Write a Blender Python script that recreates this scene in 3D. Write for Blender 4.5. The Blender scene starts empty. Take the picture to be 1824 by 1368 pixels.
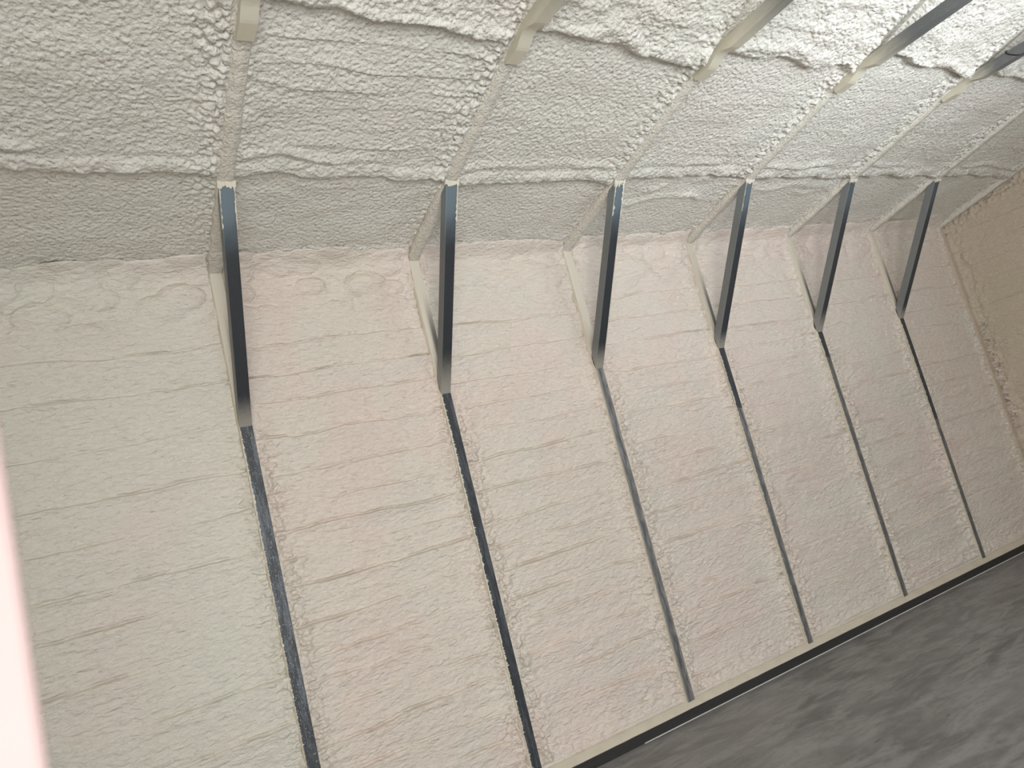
import bpy, bmesh, math
import numpy as np
from mathutils import Matrix, Vector

scene = bpy.context.scene
C = scene.collection

# ------------------------------------------------------------------ layout (metres)
BAY = 1.22                      # frame spacing along the wall (x)
ZE, SL = 3.321, 0.2276          # underside of the rafters at the wall, roof slope
ZF = 2.423                                              # foot of the knee braces
T = 0.068                       # steel tube size
XL, XR = -1.69, 7.40            # inner faces of the two end walls
YF = -9.14                      # inner face of the opposite side wall
YR = YF / 2                     # roof ridge
def roof_z(y):
    return ZE + SL * (-y if y > YR else (y - YF))

# ------------------------------------------------------------------ camera
def rot(a, b, c):
    ca, sa = math.cos(a), math.sin(a); cb, sb = math.cos(b), math.sin(b); cc, sc = math.cos(c), math.sin(c)
    return (np.array([[ca,-sa,0],[sa,ca,0],[0,0,1]]) @ np.array([[1,0,0],[0,cb,-sb],[0,sb,cb]])
            @ np.array([[cc,0,sc],[0,1,0],[-sc,0,cc]]))
CAM = Vector((-0.7253, -4.1658, 1.689))
Rm = rot(math.radians(-30.322), math.radians(8.548), math.radians(14.4035))
cam_d = bpy.data.cameras.new('camera'); cam = bpy.data.objects.new('camera', cam_d); C.objects.link(cam)
mw = Matrix.Identity(4)
for r in range(3):
    mw[r][0] = Rm[r, 0]; mw[r][1] = Rm[r, 2]; mw[r][2] = -Rm[r, 1]; mw[r][3] = CAM[r]
cam.matrix_world = mw
cam_d.sensor_width = 36.0
cam_d.lens = 1308.12 * 36.0 / 1824.0
cam_d.clip_start = 0.02
cam_d.dof.use_dof = True
cam_d.dof.focus_distance = 5.2
cam_d.dof.aperture_fstop = 3.3
scene.camera = cam

# ------------------------------------------------------------------ sky, sun, daylight through the openings, exposure
world = bpy.data.worlds.new('world'); scene.world = world; world.use_nodes = True
bg = world.node_tree.nodes['Background']
bg.inputs[0].default_value = (0.62, 0.76, 1.0, 1); bg.inputs[1].default_value = 1.0

def area(name, loc, direction, sx, sy, power, color):
    d = bpy.data.lights.new(name, 'AREA'); d.shape = 'RECTANGLE'; d.size = sx; d.size_y = sy
    d.energy = power; d.color = color
    o = bpy.data.objects.new(name, d); C.objects.link(o)
    o.location = loc
    o.rotation_euler = Vector(direction).to_track_quat('-Z', 'Y').to_euler()
    return o
# vehicle door in the right end wall (daylight thrown up by the bright yard outside)
area('daylight_vehicle_door', (7.38, -5.75, 1.50), (-1, 0.05, 0.30), 3.9, 2.8, 16, (0.92, 0.96, 1.0))
# open bay in the opposite side wall
area('daylight_side_bay', (0.4, -9.08, 1.50), (0, 1, 0.42), 3.8, 2.8, 50, (1.0, 0.97, 0.94))
# vehicle door in the left end wall, behind the camera
area('daylight_rear_door', (XL + 0.02, -6.95, 1.50), (0.5, 1, 0.78), 3.2, 2.8, 385, (0.98, 1.0, 0.98))
# cool white work light of the spray crew, standing in the hall and aimed up at the roof
wl = area('work_light', (3.9, -4.3, 2.3), (0.0, 1.7, 1.5), 1.6, 0.5, 34, (0.86, 0.94, 1.0))
wl.data.spread = math.radians(105)
# sun that falls through the small doorway behind the camera
sd = bpy.data.lights.new('sun', 'SUN'); sd.energy = 0.8; sd.angle = 0.009; sd.color = (1.0, 0.93, 0.86)
sun = bpy.data.objects.new('sun', sd); C.objects.link(sun)
sun.location = (-4, -8, 6)
sun.rotation_euler = Vector((0.42, 0.75, -0.50)).to_track_quat('-Z', 'Y').to_euler()

vs = scene.view_settings
scene.display_settings.display_device = 'sRGB'
vs.view_transform = 'Standard'; vs.look = 'None'; vs.exposure = 0.08; vs.gamma = 1.0
vs.use_curve_mapping = False

# ------------------------------------------------------------------ numpy noise
def _h(ix, iy, seed):
    n = (ix.astype(np.int64) * 374761393 + iy.astype(np.int64) * 668265263 + seed * 1442695041) & 0xFFFFFFFF
    n = ((n ^ (n >> 13)) * 1274126177) & 0xFFFFFFFF
    n = ((n ^ (n >> 16)) * 2246822519) & 0xFFFFFFFF
    return ((n ^ (n >> 15)) & 0xFFFFFF) / float(0xFFFFFF)
def vn(x, y, seed=0):                                   # value noise, -1..1
    x, y = np.broadcast_arrays(np.asarray(x, float), np.asarray(y, float))
    ix = np.floor(x); iy = np.floor(y); fx = x - ix; fy = y - iy
    fx = fx * fx * fx * (fx * (fx * 6 - 15) + 10); fy = fy * fy * fy * (fy * (fy * 6 - 15) + 10)
    a = _h(ix, iy, seed); b = _h(ix + 1, iy, seed); c = _h(ix, iy + 1, seed); d = _h(ix + 1, iy + 1, seed)
    return 2 * ((a + (b - a) * fx) * (1 - fy) + (c + (d - c) * fx) * fy) - 1
def fbm(x, y, seed=0, octv=3):
    s = 0; a = 1.0; t = 0
    for k in range(octv):
        s = s + a * vn(x * 2 ** k, y * 2 ** k, seed + 17 * k); t += a; a *= 0.5
    return s / t
def blobs(x, y, seed=0, keep=1.0, r=0.62):              # rounded popcorn lumps, 0..1
    ix = np.floor(x); iy = np.floor(y); best = np.zeros(np.broadcast(x, y).shape)
    for dx in (-1, 0, 1):
        for dy in (-1, 0, 1):
            cx = ix + dx; cy = iy + dy
            px = cx + 0.15 + 0.7 * _h(cx, cy, seed + 1); py = cy + 0.15 + 0.7 * _h(cx, cy, seed + 2)
            rr = r * (0.65 + 0.6 * _h(cx, cy, seed + 3)) * (_h(cx, cy, seed + 4) < keep)
            q = 1 - ((x - px) ** 2 + (y - py) ** 2) / np.maximum(rr, 1e-6) ** 2
            best = np.maximum(best, np.sqrt(np.maximum(q, 0)) * rr / r)
    return best
def sst(a, b, x):
    t = np.clip((x - a) / (b - a), 0, 1); return t * t * (3 - 2 * t)

# ------------------------------------------------------------------ mesh helpers
def link(o, parent=None):
    C.objects.link(o)
    if parent is not None: o.parent = parent
    return o
def grid_obj(name, X, Y, Z, mat, parent=None, flip=False):
    nu, nv = X.shape
    me = bpy.data.meshes.new(name)
    co = np.stack([X, Y, Z], -1).reshape(-1, 3).astype(np.float32)
    i = np.arange(nu * nv).reshape(nu, nv)
    q = np.stack([i[:-1, :-1], i[1:, :-1], i[1:, 1:], i[:-1, 1:]], -1).reshape(-1, 4)
    if flip: q = q[:, ::-1]
    me.vertices.add(len(co)); me.vertices.foreach_set('co', co.ravel())
    me.loops.add(q.size); me.loops.foreach_set('vertex_index', np.ascontiguousarray(q, dtype=np.int32).ravel())
    me.polygons.add(len(q)); me.polygons.foreach_set('loop_start', np.arange(0, q.size, 4, dtype=np.int32))
    me.polygons.foreach_set('use_smooth', np.ones(len(q), dtype=bool))
    me.update(calc_edges=True); me.validate()
    me.materials.append(mat)
    return link(bpy.data.objects.new(name, me), parent)
def bm_obj(name, bm, mat, parent=None, smooth=False, bevel=0):
    if bevel:
        bmesh.ops.bevel(bm, geom=bm.edges[:], offset=bevel, segments=2, affect='EDGES', profile=0.6)
    bmesh.ops.recalc_face_normals(bm, faces=bm.faces[:])
    me = bpy.data.meshes.new(name); bm.to_mesh(me); bm.free()
    if smooth:
        for p in me.polygons: p.use_smooth = True
    me.materials.append(mat)
    return link(bpy.data.objects.new(name, me), parent)
def box(bm, x0, x1, y0, y1, z0, z1):
    vs_ = [bm.verts.new((x, y, z)) for x in (x0, x1) for y in (y0, y1) for z in (z0, z1)]
    for f in ((0,1,3,2),(4,6,7,5),(0,4,5,1),(2,3,7,6),(0,2,6,4),(1,5,7,3)):
        bm.faces.new([vs_[k] for k in f])
    return bm
def prism_x(bm, poly, x0, x1):                          # polygon in (y,z) swept along x
    a = [bm.verts.new((x0, y, z)) for y, z in poly]; b = [bm.verts.new((x1, y, z)) for y, z in poly]
    bm.faces.new(a); bm.faces.new(b[::-1])
    n = len(poly)
    for k in range(n): bm.faces.new((a[k], b[k], b[(k+1) % n], a[(k+1) % n]))
    return bm
def empty(name, loc=(0, 0, 0)):
    o = bpy.data.objects.new(name, None); o.location = loc; o.empty_display_size = 0.1
    return link(o)
def tag(o, label=None, cat=None, group=None, kind=None):
    for k, v in (('label', label), ('category', cat), ('group', group), ('kind', kind)):
        if v: o[k] = v
    return o

# ------------------------------------------------------------------ materials
class N:
    def __init__(s, name):
        s.m = bpy.data.materials.new(name); s.m.use_nodes = True
        s.t = s.m.node_tree; s.b = s.t.nodes['Principled BSDF']
        s.co = s.t.nodes.new('ShaderNodeTexCoord')
    def n(s, typ, **kw):
        x = s.t.nodes.new(typ)
        for k, v in kw.items(): setattr(x, k, v)
        return x
    def set(s, sock, v):
        if hasattr(v, 'links') or hasattr(v, 'is_linked'): s.t.links.new(v, sock)
        elif isinstance(v, (tuple, list)) and len(v) == 3 and sock.type == 'RGBA': sock.default_value = (*v, 1)
        else: sock.default_value = v
    def math(s, op, a, b=0.0, c=0.0, clamp=False):
        x = s.n('ShaderNodeMath', operation=op, use_clamp=clamp)
        s.set(x.inputs[0], a); s.set(x.inputs[1], b); s.set(x.inputs[2], c); return x.outputs[0]
    def xyz(s, src='Object'):
        x = s.n('ShaderNodeSeparateXYZ'); s.t.links.new(s.co.outputs[src], x.inputs[0]); return x.outputs
    def noise(s, scale, detail=2.0, rough=0.5, stretch=(1, 1, 1), loc=(0, 0, 0), dist=0.0):
        mp = s.n('ShaderNodeMapping'); s.t.links.new(s.co.outputs['Object'], mp.inputs[0])
        mp.inputs['Scale'].default_value = stretch; mp.inputs['Location'].default_value = loc
        x = s.n('ShaderNodeTexNoise'); s.t.links.new(mp.outputs[0], x.inputs['Vector'])
        x.inputs['Scale'].default_value = scale; x.inputs['Detail'].default_value = detail
        x.inputs['Roughness'].default_value = rough; x.inputs['Distortion'].default_value = dist
        return x.outputs[0]
    def voro(s, scale, stretch=(1, 1, 1), feature='SMOOTH_F1'):
        mp = s.n('ShaderNodeMapping'); s.t.links.new(s.co.outputs['Object'], mp.inputs[0])
        mp.inputs['Scale'].default_value = stretch
        x = s.n('ShaderNodeTexVoronoi', feature=feature); s.t.links.new(mp.outputs[0], x.inputs['Vector'])
        x.inputs['Scale'].default_value = scale
        return x.outputs['Distance']
    def mix(s, f, a, b):
        x = s.n('ShaderNodeMix', data_type='RGBA'); s.set(x.inputs[0], f); s.set(x.inputs[6], a); s.set(x.inputs[7], b)
        return x.outputs[2]
    def ramp(s, f, lo, hi):
        x = s.n('ShaderNodeMapRange', interpolation_type='SMOOTHSTEP'); s.set(x.inputs[0], f)
        x.inputs[1].default_value = lo; x.inputs[2].default_value = hi; return x.outputs[0]
    def bump(s, h, strength, dist, prev=None):
        x = s.n('ShaderNodeBump'); s.set(x.inputs['Height'], h)
        x.inputs['Strength'].default_value = strength; x.inputs['Distance'].default_value = dist
        if prev is not None: s.t.links.new(prev, x.inputs['Normal'])
        return x.outputs[0]
    def done(s, col, rough=0.6, metal=0.0, spec=0.4, normal=None):
        s.set(s.b.inputs['Base Color'], col); s.set(s.b.inputs['Roughness'], rough); s.set(s.b.inputs['Metallic'], metal)
        s.b.inputs['Specular IOR Level'].default_value = spec
        if normal is not None: s.t.links.new(normal, s.b.inputs['Normal'])
        return s.m

CREAM = (0.70, 0.622, 0.54)
CREAM_ROOF = (0.70, 0.672, 0.605)
def foam_mat(name, base, warm, cool, fine, wr, stretch, rough=0.55, cell=70.0, wd=0.014, dist=0.6):
    s = N(name)
    t1 = s.ramp(s.noise(1.1, 2.0), 0.40, 0.64)
    t2 = s.ramp(s.noise(2.3, 2.0, loc=(5, 3, 1)), 0.45, 0.70)
    col = s.mix(s.math('MULTIPLY', t1, 0.7), base, warm)
    col = s.mix(s.math('MULTIPLY', t2, 0.5), col, cool)
    wrk = s.noise(wr, 3.0, 0.55, stretch, dist=dist)
    n = s.bump(wrk, 1.0, wd)
    v = s.voro(cell, stretch)
    n = s.bump(s.math('SUBTRACT', 1.0, v), fine, 0.009, n)
    n = s.bump(s.noise(330, 1.0), 0.25, 0.0012, n)
    return s.done(col, rough, 0, 0.35, n)
M_wall = foam_mat('foam_wall', CREAM, (0.72, 0.60, 0.53), (0.68, 0.645, 0.56), 0.28, 46, (0.55, 1, 1.25))
M_roof = foam_mat('foam_roof', CREAM_ROOF, (0.70, 0.65, 0.59), (0.69, 0.675, 0.595), 1.0, 60, (0.9, 0.9, 0.9), 0.5, 58, 0.012, 0.1)
M_wall_l = foam_mat('foam_wall_grey', (0.685, 0.645, 0.56), (0.70, 0.625, 0.55), (0.665, 0.65, 0.56), 0.28, 46, (0.55, 1, 1.25))
M_end = foam_mat('foam_end_wall_shaded', (0.56, 0.465, 0.37), (0.57, 0.465, 0.375), (0.53, 0.475, 0.36), 0.20, 42, (1, 0.55, 1.25))  # the dim end wall's shade is put into this darker foam colour

def coat_mat(name, col):                                # foam overspray skin on steel
    s = N(name)
    n = s.bump(s.noise(120, 3.0), 0.4, 0.003)
    c = s.mix(s.ramp(s.noise(9, 2.0), 0.4, 0.7), col, tuple(k * 0.93 for k in col))
    return s.done(c, 0.6, 0, 0.3, n)
M_coat = coat_mat('foam_skin', (0.60, 0.535, 0.43))
M_coat_r = foam_mat('foam_skin_roof', (0.70, 0.665, 0.575), (0.69, 0.64, 0.565), (0.70, 0.67, 0.575), 0.35, 60, (0.9, 0.9, 0.9), 0.55, 85)
M_rag = coat_mat('foam_ragged_edge', (0.66, 0.61, 0.51))

def post_mat(name, zfoot, zbrk, burr, light, scratch, streak_white):
    """steel tube: bare dark steel between zbrk and zfoot, dusted with overspray below zbrk, foam skin above"""
    s = N(name)
    x, y, z = s.xyz()
    fine = s.noise(300, 2.0, 0.6, (1, 1, 0.03))
    patch = s.ramp(s.noise(45, 4.0, 0.7, (1, 1, 0.12)), 0.47, 0.60)
    dark = s.mix(fine, (0.016, 0.018, 0.021), (0.055, 0.060, 0.066))
    dark = s.mix(s.math('MULTIPLY', patch, scratch), dark, (0.20, 0.22, 0.245))
    spk = s.ramp(s.noise(420, 1.0, 0.5, (1, 1, 0.25)), 0.66, 0.72)
    dark = s.mix(s.math('MULTIPLY', spk, streak_white), dark, (0.55, 0.58, 0.60))
    # overspray-dusted steel
    dn = s.noise(60, 3.0, 0.6, (1, 1, 0.15))
    lightc = s.mix(s.ramp(dn, 0.35, 0.7), (0.085, 0.085, 0.084), tuple(1.25 * q for q in light))
    edge = s.ramp(s.math('ABSOLUTE', s.math('ADD', x, s.math('MULTIPLY', s.math('SUBTRACT', dn, 0.5), 0.03))), 0.010, 0.034)
    lightc = s.mix(s.math('MULTIPLY', edge, 0.55), lightc, (0.42, 0.38, 0.32))
    below = s.math('LESS_THAN', s.math('ADD', z, s.math('MULTIPLY', x, 0.3)), zbrk)
    col = s.mix(below, dark, lightc)
    # foam skin on the left flank, with ragged burrs on the front edge
    saw = s.math('POWER', s.noise(120, 2.0, 0.7, (0.2, 0.2, 1)), 3.0)
    lim = s.math('ADD', -T / 2 + 0.0005, s.math('MULTIPLY', saw, burr))
    left = s.math('LESS_THAN', x, lim)
    col = s.mix(left, col, (0.62, 0.555, 0.45))
    # foam skin above the brace foot; a sheltered dark stripe on the right half in some frames
    up = s.ramp(z, zfoot + 0.02, zfoot + 0.05)
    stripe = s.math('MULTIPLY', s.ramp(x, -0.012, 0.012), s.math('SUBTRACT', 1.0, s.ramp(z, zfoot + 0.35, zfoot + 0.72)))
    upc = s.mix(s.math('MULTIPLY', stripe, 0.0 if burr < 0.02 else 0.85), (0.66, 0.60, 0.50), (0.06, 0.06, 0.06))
    col = s.mix(up, col, upc)
    n = s.bump(s.noise(160, 3.0, 0.6, (1, 1, 0.3)), 0.25, 0.002)
    return s.done(col, 0.45, 0.15, 0.5, n)

def steel_mat(name, L, top_blue=0.6, foot=0.16, flank_mix=0.5):
    """painted galvanised tube; object space runs along +z from foot (0) to head (L)"""
    s = N(name)
    x, y, z = s.xyz()
    f = s.noise(260, 2.0, 0.6, (1, 1, 0.02))
    base = s.mix(f, (0.028, 0.031, 0.035), (0.043, 0.047, 0.052))
    head_tone = s.mix(f, (0.115, 0.155, 0.180), (0.165, 0.205, 0.230))
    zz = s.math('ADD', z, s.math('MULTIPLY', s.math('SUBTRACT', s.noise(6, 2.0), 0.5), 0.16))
    col = s.mix(s.math('MULTIPLY', s.ramp(zz, L * 0.70, L * 0.92), top_blue), base, head_tone)  # lighter and bluer towards the head
    # overspray near the foot
    g = s.math('SUBTRACT', 1.0, s.ramp(s.math('ADD', z, s.math('MULTIPLY', s.math('SUBTRACT', s.noise(40, 3.0), 0.5), 0.05)), 0.0, foot))
    col = s.mix(s.math('MULTIPLY', g, 0.8), col, (0.42, 0.39, 0.33))
    flank = s.ramp(s.math('MULTIPLY', x, -1.0), T / 2 - 0.004, T / 2 - 0.001)
    col = s.mix(s.math('MULTIPLY', flank, flank_mix), col, (0.26, 0.27, 0.265))  # left flank mixed to a lighter grey
    spk = s.ramp(s.noise(520, 1.0), 0.70, 0.74)
    col = s.mix(s.math('MULTIPLY', spk, 0.5), col, (0.5, 0.5, 0.47))
    return s.done(col, 0.45, 0.15, 0.4, s.bump(s.noise(200, 2.0), 0.05, 0.001))

def tie_mat(name, y_dark, y_full):
    """tie tube: foam dusted at its end, bare grey steel beyond"""
    s = N(name)
    x, y, z = s.xyz()
    d = s.math('MULTIPLY', y, -1.0)
    n0 = s.math('MULTIPLY', s.math('SUBTRACT', s.noise(30, 3.0, 0.6, (1, 0.3, 1)), 0.5), 0.12)
    g = s.ramp(s.math('ADD', d, n0), y_dark, y_full)
    steel = s.mix(s.noise(200, 2.0, 0.6, (1, 0.03, 1)), (0.10, 0.105, 0.108), (0.15, 0.155, 0.158))
    col = s.mix(g, (0.66, 0.62, 0.50), steel)
    spk = s.ramp(s.noise(420, 1.0), 0.68, 0.72)
    col = s.mix(s.math('MULTIPLY', spk, 0.6), col, (0.6, 0.6, 0.57))
    return s.done(col, 0.42, 0.25, 0.5, s.bump(s.noise(180, 3.0), 0.25, 0.002))

def floor_mat():
    s = N('concrete_floor')
    a = s.noise(1.4, 5.0, 0.62, (0.8, 1.6, 1), dist=0.8)
    b = s.noise(5.0, 5.0, 0.65, (0.55, 1.8, 1), loc=(3, 1, 0), dist=0.6)
    c = s.noise(22, 4.0, 0.6, (0.6, 1.5, 1))
    col = s.mix(s.ramp(a, 0.34, 0.68), (0.140, 0.138, 0.136), (0.245, 0.241, 0.238))
    col = s.mix(s.math('MULTIPLY', s.ramp(b, 0.42, 0.62), 0.7), col, (0.32, 0.315, 0.31))
    col = s.mix(s.math('MULTIPLY', s.ramp(c, 0.45, 0.75), 0.35), col, (0.115, 0.112, 0.110))
    sc = s.ramp(s.noise(16, 2.0, 0.5, (0.35, 2.2, 1), loc=(7, 2, 0)), 0.73, 0.76)
    col = s.mix(s.math('MULTIPLY', sc, 0.7), col, (0.06, 0.058, 0.058))
    r = s.math('ADD', 0.42, s.math('MULTIPLY', b, 0.25))
    return s.done(col, r, 0, 0.45, s.bump(c, 0.06, 0.002))
M_floor = floor_mat()

def plain(name, col, rough=0.5, metal=0.0, bumpy=0.1):
    s = N(name)
    c = s.mix(s.noise(8, 3.0), col, tuple(k * 0.88 for k in col))
    return s.done(c, rough, metal, 0.45, s.bump(s.noise(90, 2.0), bumpy, 0.002))
M_sheet = plain('wall_sheeting', (0.45, 0.45, 0.44), 0.45, 0.3)
M_door = plain('pale_paint', (0.44, 0.322, 0.303), 0.5, 0, 0.03)
M_seal = plain('sealant', (0.78, 0.76, 0.72), 0.5)
M_black = plain('black_rubber', (0.012, 0.012, 0.013), 0.4)
M_knob = plain('brushed_metal', (0.55, 0.54, 0.52), 0.3, 0.9)
def rail_mat():
    s = N('rail_steel')
    c = s.mix(s.noise(60, 4.0, 0.7, (0.02, 1, 1)), (0.018, 0.017, 0.016), (0.060, 0.057, 0.054))
    return s.done(c, 0.45, 0.2, 0.5, s.bump(s.noise(120, 2.0, 0.5, (0.05, 1, 1)), 0.1, 0.001))
M_rail = rail_mat()

# ================================================================== THE SETTING
floor = bm_obj('floor', box(bmesh.new(), XL - 0.2, XR + 0.2, YF - 0.2, 0.2, -0.15, 0.0), M_floor)
tag(floor, 'grey mottled concrete floor slab', 'floor', kind='structure')

# ---- side wall behind the posts
wall_back = bm_obj('wall_back', box(bmesh.new(), XL, XR, 0.085, 0.15, 0.0, ZE + 0.10), M_sheet)
tag(wall_back, 'long side wall covered in cream spray foam between steel posts', 'wall', kind='structure')

def wall_passes(u, z, rng, seed, spacing, amp, lo, hi):
    """horizontal laps left by the spray passes: lip just below a crease"""
    h = np.zeros_like(z)
    zc = hi - rng.uniform(0.05, 0.16)
    k = 0
    while zc > lo + 0.06:
        tilt = rng.normal(0, 0.012)
        line = zc + tilt * (u - 0.6) + 0.012 * vn(u / 0.30, k * 3.7, seed + 5) + 0.004 * vn(u / 0.06, k * 1.3, seed + 6)
        t = line - z                                     # >0 below the line
        a = amp * np.clip(0.75 + 0.65 * vn(u / 0.35, k * 5.1, seed + 7) + rng.uniform(-0.3, 0.3), 0.12, 1.6)
        h += a * np.where(t > 0, sst(0, 0.012, t) * np.exp(-np.maximum(t, 0) / rng.uniform(0.04, 0.12)), 0)
        h -= a * 0.8 * np.exp(-((t + 0.003) / 0.006) ** 2) * np.clip(0.8 + 0.9 * vn(u / 0.12, k * 4.4, seed + 19), 0.1, 1.5)
        if rng.random() < 0.45:                          # a faint companion crease
            t2 = t + rng.uniform(0.03, 0.06)
            h -= a * 0.25 * np.exp(-(t2 / 0.007) ** 2) * np.clip(vn(u / 0.25, k * 2.2, seed + 8) + 0.3, 0, 1)
        zc -= rng.uniform(*spacing); k += 1
    return h

def wall_bay(x0, x1, k, step, spacing, amp, lump, puff, left_open=False):
    rng = np.random.default_rng(100 + k); seed = 1000 + 37 * k
    w = x1 - x0
    tt = np.linspace(0, 1, max(int(w / step / 1.5), 24)); u = w * (tt - 0.5 * np.sin(2 * np.pi * tt) / (2 * np.pi))
    z = np.linspace(0.055, ZE + 0.075, int(3.3 / (step * 0.7)))
    U, Zg = np.meshgrid(u, z, indexing='ij')
    X = x0 + U
    h = 0.007 * fbm(U / 0.45, Zg / 0.28, seed, 3) + 0.007 * fbm(U / 0.50, Zg / 0.10, seed + 90, 2)
    h += wall_passes(U, Zg, rng, seed, spacing, amp, 0.12, ZE - 0.30)
    h += 0.0050 * fbm(U / 0.055, Zg / 0.024, seed + 40, 2) * (0.6 + 0.8 * np.clip(vn(U / 0.3, Zg / 0.15, seed + 41) + 0.4, 0, 1))
    h += 0.0032 * fbm(U / 0.026, Zg / 0.012, seed + 43, 2)
    dl, dr = U, w - U
    # popcorn lumps beside the posts
    ml = np.exp(-(dl / (0.105 + 0.03 * vn(Zg / 0.2, k, seed + 9))) ** 2)
    mr = np.exp(-(dr / (0.085 + 0.025 * vn(Zg / 0.2, k + 9, seed + 10))) ** 2)
    below = 1 - 0.75 * sst(2.15, 2.50, Zg)
    pop = blobs(U / 0.034, Zg / 0.025, seed + 50, 0.85)
    pop2 = blobs(U / 0.058, Zg / 0.036, seed + 60, 0.6)
    h += lump * below * (ml * (0.030 * pop + 0.024 * pop2) + mr * (0.030 * pop + 0.022 * pop2))
    # foam climbs up the flanks of the posts
    h += 0.016 * np.exp(-dl / 0.030) + 0.010 * np.exp(-dr / 0.022)
    # puffed-up band under the eave
    top = sst(ZE - 0.36, ZE - 0.14, Zg + 0.05 * vn(U / 0.25, k, seed + 11))
    h += top * (0.018 + puff * (0.030 * blobs(U / 0.19, Zg / 0.12, seed + 70, 0.8) + 0.010 * fbm(U / 0.09, Zg / 0.05, seed + 71)))
    # crumbly foot above the base rail
    foot = 1 - sst(0.10, 0.36, Zg)
    h += foot * (0.010 * pop + 0.006 * fbm(U / 0.07, Zg / 0.05, seed + 80))
    h += 0.026 * (1 - sst(0.10, 0.18, Zg + 0.015 * vn(U / 0.12, 0, seed + 81)))
    # roll-over into the roof foam
    h += 0.10 * sst(ZE - 0.05, ZE + 0.075, Zg) ** 2
    Y = 0.044 - h
    side = np.minimum(dl, dr)
    if k != 6: Y = np.maximum(Y, 0.012 - 0.05 * sst(0.020, 0.055, side) - 0.3 * sst(ZE - 0.16, ZE - 0.02, Zg) * sst(0.010, 0.05, side))   # foam stays behind the bare post faces
    Y = np.maximum(Y, 0.016 - 0.25 * sst(0.125, 0.22, Zg))
    o = grid_obj('foam_bay', X, Y, Zg, M_wall if k >= 0 else M_wall_l, wall_back)
    return o
XO = 0.006                                              # frames sit a touch right of the grid
e = T / 2 - 0.010
for k in range(-2, 6):
    x0 = XL if k == -2 else k * BAY + e + XO
    x1 = (k + 1) * BAY - e + XO
    near = k <= 2
    wall_bay(x0, x1, k, 0.0060 if near else 0.0078,
             (0.17, 0.26) if k < 0 else (0.13, 0.21) if k < 2 else (0.15, 0.22),
             {-2: .020, -1: .020, 0: .023, 1: .022}.get(k, 0.022), {-1: .55, 0: 0.9, 1: 1.0}.get(k, 1.15 if k != 5 else .6),
             {-1: 1.1, 0: 1.3, 1: .6, 2: .9, 3: .7}.get(k, .55))
wall_bay(6 * BAY + e + XO, XR + 0.02, 6, 0.0078, (0.15, 0.22), .005, 1.2, .3)

# ---- end wall on the right, with the vehicle door opening towards the far side
wall_right = empty('wall_right', (XR, YR, 0))
tag(wall_right, 'end wall covered in spray foam, its shade put into the colour', 'wall', kind='structure')
bm = bmesh.new()
box(bm, XR + 0.03, XR + 0.10, -3.80, 0.0, 0, 4.6); box(bm, XR + 0.03, XR + 0.10, YF, -7.70, 0, 4.6)
box(bm, XR + 0.03, XR + 0.10, -7.70, -3.80, 3.0, 4.6)
sh = bm_obj('sheeting', bm, M_sheet); sh.parent = wall_right; sh.matrix_parent_inverse = Matrix.Translation((-XR, -YR, 0))
v = np.linspace(-0.08, 2.4, 220); z = np.linspace(0, 4.1, 440)
V, Zg = np.meshgrid(v, z, indexing='ij')
rng = np.random.default_rng(77)
h = 0.010 * fbm(V / 0.5, Zg / 0.3, 7001, 3) + wall_passes(V, Zg, rng, 7000, (0.17, 0.24), 0.010, 0.1, 4.0)
h += 0.0022 * fbm(V / 0.05, Zg / 0.025, 7040, 3)
zr = ZE + SL * V
mt = np.exp(-((zr - Zg) / 0.10) ** 2)                     # lumpy along the roof line
pop = blobs(V / 0.030, Zg / 0.030, 7050, 0.85)
h += mt * 0.020 * pop
mv = np.exp(-(V / 0.13) ** 2)
h += mv * (0.012 * pop + 0.02 * blobs(V / 0.07, Zg / 0.08, 7060, 0.5))
h += 0.012 * sst(0.5, 1.0, vn(V / 0.16, Zg / 0.6, 7070)) * np.exp(-np.maximum(zr - Zg, 0) / 0.5)
h += 0.03 * np.exp(-np.maximum(V, 0) / 0.03)
X = XR - h; keepz = np.minimum(Zg, zr + 0.05)
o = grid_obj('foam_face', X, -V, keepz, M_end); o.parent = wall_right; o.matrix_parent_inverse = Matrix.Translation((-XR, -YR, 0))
bm = bmesh.new()
box(bm, XR - 0.005, XR + 0.03, -3.80, -2.395, 0, 4.45); box(bm, XR - 0.005, XR + 0.03, YF, -7.70, 0, 4.45)
box(bm, XR - 0.005, XR + 0.03, -7.70, -3.80, 3.0, 4.45)
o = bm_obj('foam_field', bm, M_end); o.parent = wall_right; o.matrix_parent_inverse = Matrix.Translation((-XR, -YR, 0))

# ---- end wall on the left (behind the camera's shoulder) with a doorway
DY0, DY1 = -4.60, -3.655
wall_left = bm_obj('wall_left', box(box(box(box(box(bmesh.new(), XL - 0.15, XL, DY1, 0.15, 0, 4.6), XL - 0.15, XL, YF, -8.55, 0, 4.6),
                                    XL - 0.15, XL, DY0, DY1, 2.1, 4.6), XL - 0.15, XL, -8.55, -5.35, 3.0, 4.6), XL - 0.15, XL, -5.35, DY0, 0, 4.6), M_wall)
tag(wall_left, 'foamed end wall with a doorway', 'wall', kind='structure')
# ---- opposite side wall with a vehicle door opening
bm = bmesh.new()
box(bm, XL, -1.5, YF - 0.15, YF, 0, 3.5); box(bm, 2.3, XR + 0.1, YF - 0.15, YF, 0, 3.5); box(bm, -1.5, 2.3, YF - 0.15, YF, 3.05, 3.5)
wall_front = bm_obj('wall_front', bm, M_wall)
tag(wall_front, 'opposite foamed side wall with a vehicle door opening', 'wall', kind='structure')

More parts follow.
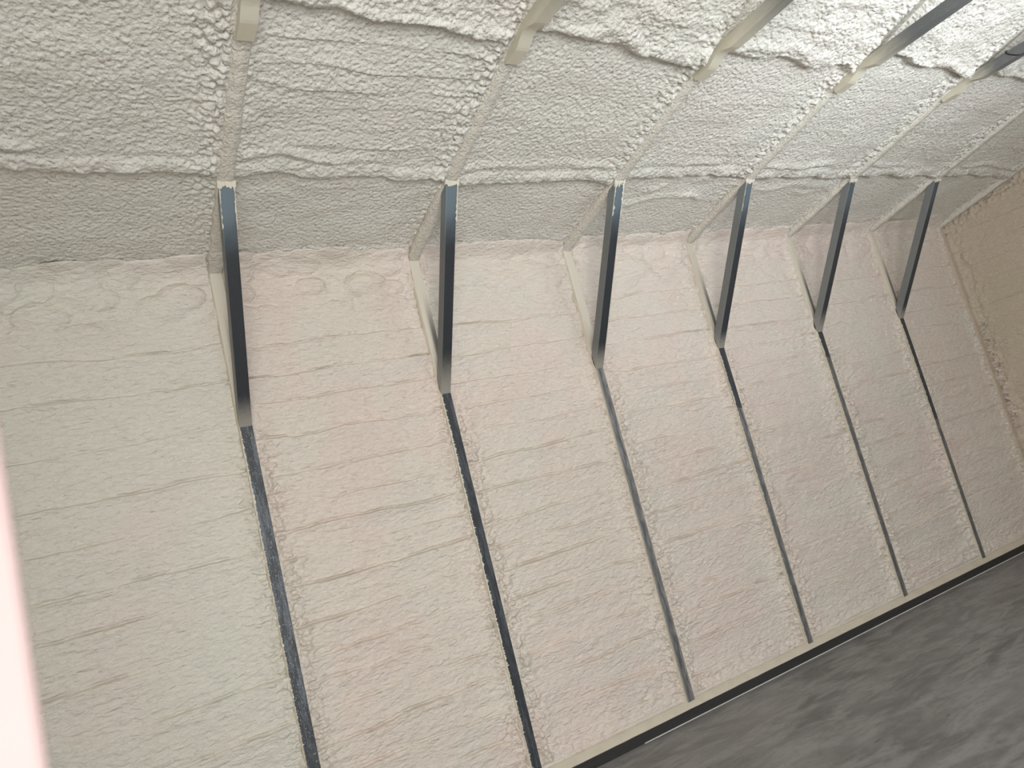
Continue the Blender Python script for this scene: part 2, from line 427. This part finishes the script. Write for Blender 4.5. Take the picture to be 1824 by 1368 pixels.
# ---- ceiling
bm = bmesh.new()
zt = 0.13
prism_x(bm, [(0.15, roof_z(0) + zt - 0.03), (YR, ZE + SL * -YR + zt), (YF - 0.15, ZE + zt - 0.03), (YF - 0.15, ZE + zt + 0.04),
             (YR, ZE + SL * -YR + zt + 0.07), (0.15, roof_z(0) + zt + 0.04)], XL - 0.15, XR + 0.12)
ceiling = bm_obj('ceiling', bm, M_sheet)
tag(ceiling, 'sloping roof lined with lumpy off-white spray foam between steel rafters', 'ceiling', kind='structure')

def roof_bay(x0, x1, k, step, edge_v, step_v, bands, rag):
    rng = np.random.default_rng(300 + k); seed = 3000 + 41 * k
    w = x1 - x0; VM = 2.95
    u = np.linspace(0, w, int(w / step)); v = np.linspace(-0.03, VM, int(VM / step))
    U, V = np.meshgrid(u, v, indexing='ij')
    dl, dr = U, w - U
    h = 0.010 * fbm(U / 0.40, V / 0.22, seed, 3)
    # first roll: foam gets thicker above the crease
    ev = edge_v[0] + (edge_v[1] - edge_v[0]) * U / w + 0.020 * vn(U / 0.22, k, seed + 1) + 0.006 * vn(U / 0.05, k, seed + 2)
    t = V - ev
    h += 0.026 * sst(-0.012, 0.030, t)
    h += (0.014 + 0.010 * vn(U / 0.15, 7, seed + 3)) * np.exp(-((t - 0.06) / 0.055) ** 2)
    h += np.exp(-((t - 0.05) / 0.07) ** 2) * (0.010 * fbm(U / 0.07, V / 0.05, seed + 30) + 0.006 * blobs(U / 0.05, V / 0.04, seed + 31, 0.5))
    h += 0.014 * np.exp(-((t - 0.155 - 0.02 * vn(U / 0.3, 3, seed + 4)) / 0.030) ** 2) * np.clip(0.7 + vn(U / 0.3, 4, seed + 4), 0, 1.5)
    h -= 0.006 * np.exp(-((t - 0.115) / 0.020) ** 2)
    h -= 0.010 * np.exp(-((t + 0.018) / 0.012) ** 2)
    if rag:                                              # rough torn laps under the first roll
        tt = t + 0.10 + 0.05 * vn(U / 0.3, 1, seed + 20)
        h += rag * 0.022 * np.exp(-(tt / 0.035) ** 2) * np.clip(0.5 + vn(U / 0.2, 2, seed + 21), 0, 1.4)
        tt = t + 0.22 + 0.06 * vn(U / 0.25, 5, seed + 22)
        h += rag * 0.016 * np.exp(-(tt / 0.03) ** 2) * np.clip(0.4 + vn(U / 0.2, 6, seed + 23), 0, 1.4)
    # second roll with a beaded rope at its edge, rough thick foam beyond
    sv = step_v[0] + (step_v[1] - step_v[0]) * U / w + 0.025 * vn(U / 0.25, k, seed + 5) + 0.008 * vn(U / 0.07, k, seed + 6)
    s2 = V - sv
    h += 0.040 * sst(-0.010, 0.040, s2)
    bead = 0.55 + 0.45 * np.abs(np.sin(U / 0.022 + 2.5 * vn(U / 0.05, 3, seed + 7)))
    h += 0.022 * np.exp(-((s2 - 0.012) / 0.020) ** 2) * bead * np.clip(0.7 + 0.8 * vn(U / 0.2, 9, seed + 8), 0.15, 1.3)
    rough2 = sst(0.0, 0.06, s2)
    h += rough2 * (0.020 * np.maximum(0, np.sin(s2 / 0.030 + 2.0 * vn(U / 0.25, V / 0.2, seed + 9))) * np.exp(-np.maximum(s2, 0) / 0.25)
                   + 0.012 * fbm(U / 0.10, V / 0.08, seed + 10))
    h += (1 - sst(0.02, 0.22, V)) * sst(0.0, 0.08, V) * (0.014 * fbm(U / 0.12, V / 0.07, seed + 33) + 0.012 * blobs(U / 0.10, V / 0.06, seed + 34, 0.4))
    # spray bands
    vc = 0.95
    j = 0
    while vc < 1.65 and bands > 0:
        line = vc + 0.02 * vn(U / 0.3, j * 3.3, seed + 11)
        q = V - line
        h += bands * 0.012 * np.where(q > 0, sst(0, 0.012, q) * np.exp(-np.maximum(q, 0) / 0.05), 0) * np.clip(0.6 + vn(U / 0.25, j * 2.1, seed + 12), 0, 1.4)
        vc += rng.uniform(0.09, 0.15); j += 1
    # faint lengthwise trowel-like streaks
    h += 0.004 * (1 - bands) * vn(U / 0.10, V / 1.2, seed + 13)
    # granular skin
    g = blobs(U / 0.021, V / 0.021, seed + 14, 1.0)
    amp = 0.0026 + 0.0030 * sst(edge_v[0] - 0.05, edge_v[0] + 0.10, V) + 0.004 * rough2
    h += amp * g * (0.75 + 0.5 * vn(U / 0.2, V / 0.2, seed + 15))
    # popcorn along the rafters
    ml = np.exp(-(dl / 0.055) ** 2); mr = np.exp(-(dr / (0.13 + 0.05 * vn(V / 0.3, k, seed + 16))) ** 2)
    pop = blobs(U / 0.034, V / 0.027, seed + 17, 0.9)
    up = 0.35 + 0.65 * sst(0.5, 0.8, V)
    h += up * (ml * 0.014 * pop + mr * 0.024 * pop)
    jn = np.exp(-((V - sv) / 0.16) ** 2) * mr
    h += jn * 0.030 * blobs(U / 0.055, V / 0.045, seed + 18, 0.9)
    h += 0.012 * np.exp(-dl / 0.03) + 0.012 * np.exp(-dr / 0.025)
    h += 0.05 * (1 - sst(-0.03, 0.05, V))                # roll-over into the wall foam
    side = np.minimum(dl, dr)
    cap = 0.046 + 0.14 * sst(0.018, 0.10, side)
    h = np.where(h > cap - 0.01, cap - 0.01 + 0.01 * np.tanh((h - cap + 0.01) / 0.01), h)
    thick = 0.058
    Z = ZE + SL * V + thick - h
    Yg = -V - SL * h * 0.0
    return grid_obj('foam_bay', x0 + U, Yg, Z, M_roof, ceiling, flip=True)
EV = {-2: (.77, .77), -1: (.78, .74), 0: (.76, .71), 1: (.665, .68), 2: (.73, .73), 3: (.72, .72), 4: (.74, .72), 5: (.73, .73), 6: (.73, .73)}
SV = {-2: (1.8, 1.8), -1: (1.9, 1.76), 0: (1.73, 1.67), 1: (1.73, 1.65), 2: (1.73, 1.73), 3: (1.86, 1.79), 4: (1.86, 1.76), 5: (1.8, 1.8), 6: (1.8, 1.8)}
for k in range(-2, 6):
    x0 = XL if k == -2 else k * BAY + e + XO
    roof_bay(x0, (k + 1) * BAY - e + XO, k, 0.0062 if k <= 2 else 0.0080, EV[k], SV[k], {0: 1.0, -1: .15, 1: .1}.get(k, .35), {2: 1.0, 3: .5, 0: .25}.get(k, 0.1))
roof_bay(6 * BAY + e + XO, XR, 6, 0.009, EV[6], SV[6], .2, .1)
bm = bmesh.new()
prism_x(bm, [(-2.93, ZE + SL * 2.93 + 0.01), (YR, ZE - SL * YR + 0.01), (YF, ZE + 0.01), (YF, ZE + 0.06), (YR, ZE - SL * YR + 0.06), (-2.93, ZE + SL * 2.93 + 0.06)], XL, XR + 0.03)
bm_obj('foam_field', bm, M_roof, ceiling)

# ================================================================== STEEL FRAMES
ORD = ['first', 'second', 'third', 'fourth', 'fifth', 'sixth']
BT = (-0.739, 3.489)                                    # head of the knee braces (front face)
def ragged_strip(name, pts, width, normal, mat, parent, seed, x_side):
    """thin torn foam lip: pts along an edge, teeth reach sideways (x)"""
    rng = np.random.default_rng(seed); bm = bmesh.new()
    nrm = Vector(normal)
    a = []; b = []
    for p in pts:
        r = width * (0.25 + rng.random() ** 2 * 1.2)
        a.append(Vector(p) + nrm * 0.003); b.append(Vector(p) + Vector((x_side * r, 0, rng.uniform(-0.004, 0.004))) + nrm * 0.003)
    def V3(p, off): return bm.verts.new(p + nrm * off)
    A0 = [V3(p, 0) for p in a]; B0 = [V3(p, 0) for p in b]; A1 = [V3(p, 0.004) for p in a]; B1 = [V3(p, 0.002) for p in b]
    for i in range(len(a) - 1):
        bm.faces.new((A1[i], A1[i+1], B1[i+1], B1[i])); bm.faces.new((B0[i], B0[i+1], A0[i+1], A0[i]))
        bm.faces.new((B1[i], B1[i+1], B0[i+1], B0[i])); bm.faces.new((A0[i], A0[i+1], A1[i+1], A1[i]))
    for s_ in (0, -1): bm.faces.new((A0[s_], A1[s_], B1[s_], B0[s_]))
    return bm_obj(name, bm, mat, parent)

# -------- wall posts
post_spec = {   # zbreak, burr, light colour, scratch, white streaks
    -1: (9.0, 0.0, (.42, .38, .32), .2, .1),
    0: (0.0, 0.022, (.2, .2, .2), .40, .8),
    1: (0.0, 0.050, (.2, .2, .2), .25, .12),
    2: (9.0, 0.012, (.19, .19, .185), .3, .3),
    3: (1.93, 0.055, (.17, .17, .165), .1, .1),
    4: (2.19, 0.050, (.15, .15, .145), .1, .1),
    5: (1.42, 0.055, (.14, .14, .135), .1, .1),
}
post_lab = {
    -1: 'foam-dusted steel wall post beside the white timber post',
    0: 'black scratched steel wall post, first from the white timber post',
    1: 'black steel wall post with torn foam along its edge, second from the white timber post',
    2: 'grey overspray-dusted steel wall post, third from the white timber post',
    3: 'steel wall post, dark above and grey dusted below, fourth from the white timber post',
    4: 'grey dusted steel wall post with short dark top, second from the end wall',
    5: 'long dark steel wall post nearest the end wall',
    6: 'foam-covered corner post where side wall meets end wall',
}
for i in range(-1, 7):
    x = i * BAY + XO
    root = empty('wall_post', (x, T / 2, 0.092)); tag(root, post_lab[i], 'post', 'steel posts along the foamed side wall')
    if i == 6:
        m = M_end
    else:
        zb, burr, lc, scr, wh = post_spec[i]
        m = post_mat('post_steel_%d' % (i + 1), ZF - 0.092, zb - 0.092, burr, lc, scr, wh)
    bm = box(bmesh.new(), -T / 2, T / 2, -T / 2, T / 2, 0, ZE - 0.072)
    bm_obj('tube', bm, m, root, bevel=0.004)
    if i in (0, 1, 3, 4, 5):
        z0, z1 = {0: (1.75, 2.40), 1: (0.75, 2.36), 3: (1.95, 2.38), 4: (2.2, 2.38), 5: (1.45, 2.38)}[i]
        zs = np.arange(z0, z1, 0.017) - 0.092
        ragged_strip('torn_foam_edge', [(-T / 2 - 0.005, -T / 2, zz) for zz in zs], 0.011, (0, -1, 0), M_rag, root, 500 + i, 1)
    # foam crust on the exposed left flank
    zs = np.linspace(0.0, ZE - 0.108, 150); bm = bmesh.new(); prev = None
    for q, zz in enumerate(zs):
        th = 0.003 + 0.004 * (0.5 + 0.5 * float(vn(zz / 0.05, i, 900)))
        dp = 0.052 + 0.006 * float(vn(zz / 0.03, i, 901))
        ring = [bm.verts.new(c) for c in ((-T/2 + 0.002, T/2 - 0.004, zz), (-T/2 - 0.010, T/2 - 0.004, zz), (-T/2 - th * 0.6, T/2 - dp - 0.004, zz), (-T/2 + 0.002, T/2 - dp - 0.008, zz))]
        if prev:
            for a in range(4): bm.faces.new((prev[a], ring[a], ring[(a+1) % 4], prev[(a+1) % 4]))
        else: bm.faces.new(ring)
        prev = ring
    bm.faces.new(prev[::-1])
    bm_obj('foam_crust', bm, M_coat if i != 6 else M_end, root, smooth=True)

# -------- rafters
raf_lab = {
    -1: 'foam-coated roof rafter above the white timber post',
    0: 'foam-coated roof rafter, first from the white timber post',
    1: 'foam-coated roof rafter, second from the white timber post',
    2: 'foam-coated roof rafter, third from the white timber post',
    3: 'foam-coated roof rafter, fourth from the white timber post',
    4: 'foam-coated roof rafter, second from the end wall',
    5: 'foam-coated roof rafter nearest the end wall',
    6: 'foam-buried rafter along the top edge of the end wall',
}
for i in range(-1, 7):
    x = i * BAY + XO
    root = empty('roof_rafter', (x, 0, ZE)); tag(root, raf_lab[i], 'rafter', 'foam-coated roof rafters')
    bm = bmesh.new()
    # tube from the side wall to the ridge, skin slightly uneven
    ys = np.linspace(0.05, YR, 240); prev = None
    for q, y in enumerate(ys):
        zc = SL * -y
        wl = T / 2 + 0.004 + 0.004 * float(vn(y / 0.05, i, 911)); wr_ = T / 2 + 0.004 + 0.004 * float(vn(y / 0.05, i, 912))
        dz = 0.0025 * float(vn(y / 0.05, i, 913))
        ring = [bm.verts.new(c) for c in ((-wl, y, zc + 0.014 + dz), (-wl + 0.010, y, zc + dz), (wr_ - 0.010, y, zc + dz), (wr_, y, zc + 0.014 + dz), (wr_, y, zc + T), (-wl, y, zc + T))]
        if prev:
            for a in range(6): bm.faces.new((prev[a], ring[a], ring[(a+1) % 6], prev[(a+1) % 6]))
        else: bm.faces.new(ring)
        prev = ring
    bm.faces.new(prev[::-1])
    bm_obj('tube', bm, M_coat_r, root, smooth=True)

# -------- knee braces
d = Vector((0, BT[0], BT[1] - ZF)); Lb = d.length; d.normalize()
n_in = Vector((0, d.z, -d.y))                            # towards the wall and up
ang = math.atan2(-d.y, d.z)                              # tilt of the brace away from the wall
br_lab = {
    0: 'dark steel knee brace, first from the white timber post, bluish at its head',
    1: 'dark steel knee brace, second from the white timber post, bluish at its head',
    2: 'dark steel knee brace, third from the white timber post, ragged foam at its head',
    3: 'grey steel knee brace, fourth from the white timber post',
    4: 'grey steel knee brace, second from the end wall',
    5: 'grey steel knee brace nearest the end wall',
}
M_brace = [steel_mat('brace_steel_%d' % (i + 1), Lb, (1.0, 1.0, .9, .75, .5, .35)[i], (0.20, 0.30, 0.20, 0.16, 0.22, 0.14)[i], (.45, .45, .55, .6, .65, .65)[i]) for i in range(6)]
for i in range(6):
    x = i * BAY + XO
    root = empty('knee_brace', (x, 0.0, ZF)); tag(root, br_lab[i], 'brace', 'steel knee braces between posts and rafters')
    root.rotation_euler = (ang, 0, 0)
    # local frame: z along the brace, y towards the wall; ends cut to meet post and rafter
    ty = T
    cut0 = ty * math.tan(ang)                           # back edge starts lower on the post
    ra = math.atan(SL)
    # rafter line in local frame: direction (-1, SL) rotated
    ldir = Vector((0, -1, SL)).normalized()
    ly, lz = ldir.dot(n_in), ldir.dot(d)
    cut1 = lz / ly * ty if abs(ly) > 1e-6 else 0
    bm = bmesh.new()
    ov = 0.004
    poly = [(0, -ov), (ty, cut0 * 0 + ty * math.tan(ang) - ov), (ty, Lb + cut1 + ov), (0, Lb + ov)]
    prism_x(bm, poly, -T / 2, T / 2)
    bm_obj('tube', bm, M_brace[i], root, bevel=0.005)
    # ragged foam at the head and along its upper edges
    zs = np.arange(Lb - 0.22, Lb, 0.012)
    if i in (0, 2, 3): ragged_strip('ragged_foam', [(-T/2 - 0.003, 0, zz) for zz in zs], (0.006, 0, 0.016, 0.008, 0, 0)[i], (0, -1, 0), M_rag, root, 700 + i, 1)
    if i in (0, 1, 2): ragged_strip('ragged_foam', [(T/2 + 0.003, 0, zz) for zz in zs], (0.006, 0.008, 0.012)[i], (0, -1, 0), M_rag, root, 720 + i, -1)
    # torn flap where the rafter foam stops at the brace head
    rng = np.random.default_rng(740 + i); bm = bmesh.new(); A = []; B = []
    for q in range(15):
        xx = -T/2 - 0.010 + (T + 0.020) * q / 14
        A.append(bm.verts.new((xx, -0.006, Lb + 0.014))); B.append(bm.verts.new((xx, -0.004 - 0.004 * rng.random(), Lb - 0.006 - 0.022 * rng.random() ** 1.5 * (1 if i != 2 else 1.6))))
    for q in range(14): bm.faces.new((A[q], A[q+1], B[q+1], B[q]))
    ex = bmesh.ops.extrude_face_region(bm, geom=bm.faces[:])
    bmesh.ops.translate(bm, verts=[g for g in ex['geom'] if isinstance(g, bmesh.types.BMVert)], vec=(0, 0.010, 0.002))
    bm_obj('torn_foam_flap', bm, M_rag, root)

# -------- horizontal ceiling ties clamped under the rafters
tie_lab = {
    0: 'foam-coated ceiling tie under the first rafter from the white timber post',
    1: 'foam-dusted ceiling tie under the second rafter from the white timber post',
    2: 'steel ceiling tie, foam-dusted at its notched end, under the third rafter',
    3: 'bare grey steel ceiling tie under the fourth rafter from the white timber post',
    4: 'bare grey steel ceiling tie with a black cable looped around it',
}
tie_m = {0: (2.6, 3.4), 1: (1.75, 2.5), 2: (1.80, 2.40), 3: (1.75, 2.15), 4: (1.72, 2.0)}
Y0 = -1.575; ZT0, ZT1 = 3.662, 3.728                     # bottom, top of the tie
for i in range(5):
    x = i * BAY + XO
    root = empty('ceiling_tie', (x, 0, 0)); tag(root, tie_lab[i], 'tie beam', 'ceiling ties under the rafters')
    poly = [(Y0, roof_z(Y0) + 0.004), (Y0, ZT0 - 0.006)]
    for q in range(13):                                  # shallow notch in the underside
        f = q / 12; y = -1.675 - 0.185 * f
        poly.append((y, ZT0 - 0.006 + 0.030 * math.sin(math.pi * f) ** 1.5 + 0.006 * f))
    yend = YF - Y0
    poly += [(yend, ZT0), (yend, ZT1)]
    yt = -(ZT1 - ZE) / SL                                # where the rafter leaves the tie's top
    poly += [(yt, ZT1)]
    bm = prism_x(bmesh.new(), poly, -T / 2, T / 2)
    bm_obj('tube', bm, tie_mat('tie_steel_%d' % (i + 1), *tie_m[i]), root, bevel=0)
    # flat end strap, a little wider than the tube, pressed against the rafter
    bm = box(bmesh.new(), -T / 2 - 0.004, T / 2 + 0.004, -1.70, Y0 + 0.004, 0.0, 0.0)
    bm.free()

# black cable looped over the last tie
def tube_path(pts, r, seg=8):
    bm = bmesh.new(); prev = None; pts = [Vector(p) for p in pts]
    for k, p in enumerate(pts):
        t = (pts[min(k + 1, len(pts) - 1)] - pts[max(k - 1, 0)]).normalized()
        a = t.orthogonal().normalized() if prev is None else (ax - t * ax.dot(t)).normalized()
        ax = a; b = t.cross(a)
        ring = [bm.verts.new(p + r * (math.cos(2*math.pi*s/seg) * a + math.sin(2*math.pi*s/seg) * b)) for s in range(seg)]
        if prev:
            for s in range(seg): bm.faces.new((prev[s], ring[s], ring[(s+1) % seg], prev[(s+1) % seg]))
        else: bm.faces.new(ring)
        prev = ring
    bm.faces.new(prev[::-1]); return bm
x4 = 4 * BAY + XO
cab = [(x4 + 0.036, -2.06, ZT1 + 0.004), (x4 - 0.02, -2.045, ZT1 + 0.006), (x4 - 0.036, -2.04, ZT1 - 0.002), (x4 - 0.0365, -2.065, ZT0 + 0.030), (x4 - 0.034, -2.105, ZT0 + 0.001),
       (x4 - 0.015, -2.13, ZT0 - 0.006), (x4 + 0.02, -2.16, ZT0 - 0.008), (x4 + 0.05, -2.20, ZT0 - 0.016), (x4 + 0.09, -2.26, ZT0 - 0.020), (x4 + 0.12, -2.35, ZT0 - 0.004), (x4 + 0.10, -2.43, ZT0 + 0.03)]
def smooth_path(p, n=6):
    p = [Vector(q) for q in p]; out = []
    for k in range(len(p) - 1):
        a, b, c, d_ = p[max(k-1, 0)], p[k], p[k+1], p[min(k+2, len(p)-1)]
        for s in range(n):
            t = s / n
            out.append(0.5 * ((2*b) + (c - a) * t + (2*a - 5*b + 4*c - d_) * t*t + (3*b - a - 3*c + d_) * t**3))
    return out + [p[-1]]
cb = bm_obj('cable', tube_path(smooth_path(cab), 0.004), M_black, smooth=True)
tag(cb, 'thin black cable looped around a grey ceiling tie', 'cable')

# -------- base rail along the foot of the wall
root = empty('base_rail', ((XL + XR) / 2, -0.01, 0)); tag(root, 'dark steel base rail along the foot of the foamed wall', 'rail')
def rp(o): o.parent = root; o.matrix_parent_inverse = Matrix.Translation((-(XL + XR) / 2, 0.01, 0)); return o
rp(bm_obj('tube', box(bmesh.new(), XL, XR, -0.030, 0.034, 0.0, 0.064), M_rail, bevel=0.004))
xs = np.linspace(XL, XR, 900); bm = bmesh.new(); prev = None       # foam skin lying on the rail's top
for q, xx in enumerate(xs):
    w0 = 0.004 * float(vn(xx / 0.08, 0, 950)); 
    ring = [bm.verts.new(c) for c in ((xx, -0.029 + w0 * 0.2, 0.061), (xx, -0.026 + w0 * 0.3, 0.067), (xx, 0.004 + w0, 0.100), (xx, 0.034, 0.122), (xx, 0.034, 0.062))]
    if prev:
        for a in range(5): bm.faces.new((prev[a], ring[a], ring[(a+1) % 5], prev[(a+1) % 5]))
    else: bm.faces.new(ring)
    prev = ring
bm.faces.new(prev[::-1])
rp(bm_obj('foam_skin', bm, M_coat, smooth=True))
bm = box(bmesh.new(), 1.98, XR, -0.036, -0.028, 0.0, 0.004)
tag(rp(bm_obj('sealant_bead', bm, M_seal)), 'thin pale sealant line along the floor')

# -------- white timber prop beside the camera, caught by the sun from the small doorway
PX, PY = -0.7705, -3.655                                  # its near right-hand edge
ta = math.radians(10)
root = empty('timber_post', (PX - 0.07 * math.cos(ta) - 0.045 * math.sin(ta), PY - 0.07 * math.sin(ta) + 0.045 * math.cos(ta), 0)); root.rotation_euler = (0, 0, ta); tag(root, 'pale pinkish-white timber post standing free in front of the foamed wall', 'post')
zt_ = 2.75
bm_obj('shaft', box(bmesh.new(), -0.07, 0.07, -0.045, 0.045, 0.012, zt_), M_door, root, bevel=0.005)
bm_obj('base_plate', box(bmesh.new(), -0.11, 0.11, -0.09, 0.09, 0.0, 0.014), M_knob, root, bevel=0.002)
for sx in (-1, 1):
    for sy in (-1, 1):
        b_ = bmesh.new()
        bmesh.ops.create_cone(b_, cap_ends=True, segments=6, radius1=0.010, radius2=0.010, depth=0.012, matrix=Matrix.Translation((sx * 0.092, sy * 0.070, 0.019)))
        bm_obj('bolt', b_, M_knob, root)
